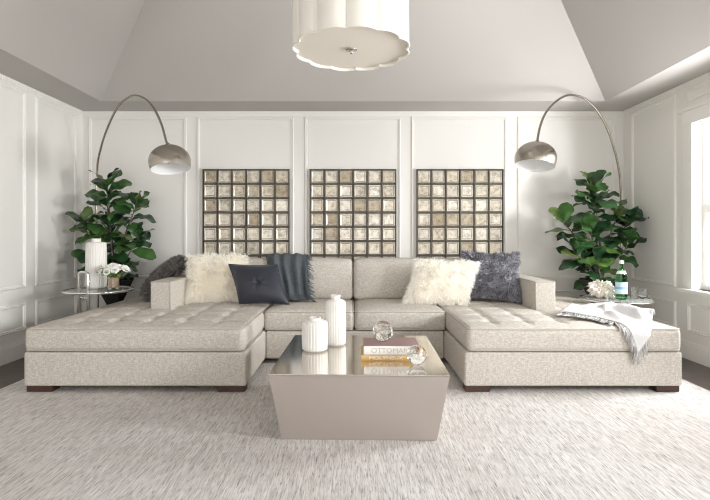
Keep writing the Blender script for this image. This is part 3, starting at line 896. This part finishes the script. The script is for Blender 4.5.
# right table things
bt = thing('glass_bottle', (2.535, 4.535, .5525), 'green glass water bottle with a pale blue label on the right side table', 'bottle')
c = Vector((2.535, 4.535, .5525)); r = .050
prof = [(0, .004), (r*.6, 0), (r*.95, .004), (r, .014), (r, .195), (r*.97, .215), (r*.80, .245), (r*.48, .275), (r*.34, .30), (r*.30, .335), (r*.34, .337), (r*.34, .345), (r*.26, .348), (0, .348)]
MB().lathe(prof, c, 40).build('bottle_body', M['bottle'], bt, angle=50)
lb = MB().lathe([(r+.0008, .055), (r+.0015, .055), (r+.0015, .165), (r+.0008, .165)], c, 40).build('label', M['label'], bt, angle=40)
MB().lathe([(r+.0018, .098), (r+.0022, .098), (r+.0022, .122), (r+.0018, .122)], c, 40).build('label_band', M['labelband'], bt, angle=40)
tag(lb, 'pale blue paper label')
MB().lathe([(r*.80+.004, .242), (r*.80+.005, .243), (r*.52+.004, .272), (r*.50+.004, .272)], c, 32).build('neck_label', M['labelwhite'], bt)
MB().lathe([(0, .368), (r*.30, .368), (r*.37, .364), (r*.37, .338), (r*.34, .338)], c, 32).build('cap', M['labelwhite'], bt, angle=50)
def tumbler(c, prof, label):
    c = Vector(c); o = MB().lathe(prof, c, 40).build('drinking_glass', M['glass'], None, angle=60)
    return tag(o, label, 'glass')
tumbler((2.685, 4.58, .5525), [(0, .0), (.03, 0), (.034, .004), (.036, .11), (.0335, .11), (.031, .012), (0, .010)],
        'straight clear drinking glass beside the green bottle on the right side table')
tumbler((2.776, 4.60, .5525), [(0, 0), (.022, 0), (.036, .012), (.046, .04), (.046, .06), (.038, .092), (.0355, .092), (.0432, .06), (.0432, .041), (.034, .016), (0, .008)],
        'rounded clear stemless glass at the outer rim of the right side table')
# coral
bm = bmesh.new(); bmesh.ops.create_icosphere(bm, subdivisions=6, radius=1)
cc = Vector((2.415, 4.675, .5525+.082))
for v in bm.verts:
    n_ = v.co.normalized(); q = n_*2.6
    w = abs(noise.noise(q))*1.0+abs(noise.noise(q*2.3+Vector((3, 1, 7))))*.55
    k = .62+.75*min(.75, w)
    v.co = Vector((n_.x*.108*k*1.05, n_.y*.10*k, n_.z*.085*k))+cc
    v.co.z = max(v.co.z, .5530)
me = bpy.data.meshes.new('coral_ornament'); bm.to_mesh(me); bm.free(); me.materials.append(M['coral'])
me.polygons.foreach_set('use_smooth', [True]*len(me.polygons))
o = bpy.data.objects.new('coral_ornament', me); COL.objects.link(o)
tag(o, 'white ruffled coral ornament left of the green bottle on the side table', 'ornament')

# ------------------------------------------------------------------ fiddle leaf figs
def fig(xy, clusters, label, seed, potx=0):
    rr = random.Random(seed); x, y = xy
    t = thing('potted_fig', (x, y, 0), label, 'potted plant')
    MB().lathe([(0, 0), (.14, 0), (.145, .02), (.08, .08), (.055, .20), (.055, .34), (.085, .42), (.15, .55), (.205, .665), (.215, .68), (.205, .685), (.19, .66), (0, .645)], (x, y, 0), 8).build('pot', M['blackpot'], t, smooth=False)
    MB().lathe([(0, .655), (.12, .66), (.183, .652), (.183, .645), (0, .645)], (x, y, 0), 24).build('soil', M['soil'], t)
    tk = MB(); fo = MB(); root = Vector((x, y, .65))
    for i, (px, py, d, n, size) in enumerate(clusters):
        tip = P(px, py, y+d)
        k = rr.uniform(.25, .5)
        mid = root.lerp(tip, .45)+Vector((-(tip.x-x)*.28+rr.uniform(-.03, .03), rr.uniform(-.03, .03), -.04))
        low = root+Vector((rr.uniform(-.03, .03), rr.uniform(-.03, .03), -.005))
        pts = []
        for q in range(9):
            s = q/8; pts.append(low*(1-s)**2+mid*2*s*(1-s)+tip*s*s)
        tk.tube(pts, [.013*(1-.6*q/8) for q in range(9)], 7)
        axis = (pts[-1]-pts[-3]).normalized()
        n += 2
        for j in range(n):
            a = j*2.3999+rr.uniform(-.3, .3)+i; s = j/(n-1)
            # s 0: lowest leaves, 1: topmost
            b0 = tip-axis*(.20*(1-s))*size+Vector((0, 0, .0))
            el = math.radians(0+72*s**1.2)+rr.uniform(-.2, .2)
            out = Vector((math.cos(a), math.sin(a)*.8, 0))
            dv = (out*math.cos(el)+Vector((0, 0, 1))*math.sin(el)).normalized()
            nrm = Vector((0, 0, 1))*math.cos(el)-out*math.sin(el)*.9+Vector((rr.gauss(0, .2), rr.gauss(0, .2)-.55, rr.gauss(0, .1)))
            L = size*rr.uniform(.20, .27)*(.8 if s > .9 else 1); W = L*rr.uniform(.68, .80)
            st = b0+dv*.018
            tk.tube([b0, st], .003, 5)
            # keep leaves inside the room
            end = st+dv*L
            if end.y > YB-.03: 
                dv.y -= (end.y-(YB-.03))/L; 
            end = st+dv*L
            if abs(end.x) > XW-.05: dv.x -= math.copysign((abs(end.x)-(XW-.05))/L, end.x)
            leaf_mesh(fo, st, dv, nrm, L, W, fold=rr.uniform(.05, .3), droop=rr.uniform(.12, .48), wave=rr.uniform(.010, .022), ph=rr.uniform(0, 6))
    fo.v = [(max(-XW+.03, min(XW-.03, p[0])), min(YB-.012, p[1]), p[2]) for p in fo.v]
    tk.build('trunk', M['bark'], t); fo.build('foliage', M['leaf'], t, fixn=False)
    return t
fig((-2.60, 5.23), [(107, 184, -.05, 12, 1.0), (107, 203, -.05, 7, .95), (137, 205, .0, 8, .85), (84, 223, -.1, 9, .92), (110, 227, -.15, 10, 1.0), (100, 246, -.1, 9, .95),
                   (139, 238, -.05, 9, .9), (122, 247, .05, 8, .9), (88, 262, .0, 7, .9), (124, 272, -.03, 8, .8)],
    'tall fiddle leaf fig in a black pot in the left corner', 3)
fig((2.655, 5.18), [(592, 186, -.05, 12, 1.0), (594, 204, -.05, 8, .95), (563, 222, -.05, 9, .9), (591, 232, -.15, 10, 1.0), (628, 222, -.02, 10, .9), (618, 214, .0, 7, .9), (629, 246, -.05, 7, .85),
                   (574, 252, -.1, 9, 1.0), (598, 262, -.12, 8, .9), (585, 268, .0, 7, .9)],
    'tall fiddle leaf fig in a black pot in the right corner near the window', 8)

# ------------------------------------------------------------------ light
w = bpy.data.worlds.new('world'); SC.world = w; w.use_nodes = True
bg = w.node_tree.nodes['Background']; bg.inputs[0].default_value = (1.0, .992, .98, 1); bg.inputs[1].default_value = 4.8
for (y0, y1), e in zip(WIN, (165, 165, 150)):
    l = bpy.data.lights.new('window_daylight', 'AREA'); l.shape = 'RECTANGLE'; l.size = WZ1-WZ0; l.size_y = y1-y0
    l.energy = e; l.color = (.97, .985, 1)
    o = bpy.data.objects.new('window_daylight', l); COL.objects.link(o)
    o.location = (XW+.42, (y0+y1)/2-.15, (WZ0+WZ1)/2+.15); o.rotation_euler = (0, PI/2, 0)
    l.size = .8; l.size_y = .55

vs_ = SC.view_settings
SC.display_settings.display_device = 'sRGB'
vs_.view_transform = 'Standard'; vs_.look = 'None'; vs_.gamma = 1; vs_.use_curve_mapping = False; vs_.exposure = -0.30
SC.cycles.use_denoising = True
SC.cycles.max_bounces = 20; SC.cycles.diffuse_bounces = 16; SC.cycles.transmission_bounces = 10; SC.cycles.transparent_max_bounces = 10
SC.cycles.sample_clamp_indirect = 6
SC.cycles.pixel_filter_type = 'BLACKMAN_HARRIS'; SC.cycles.filter_width = 1.1
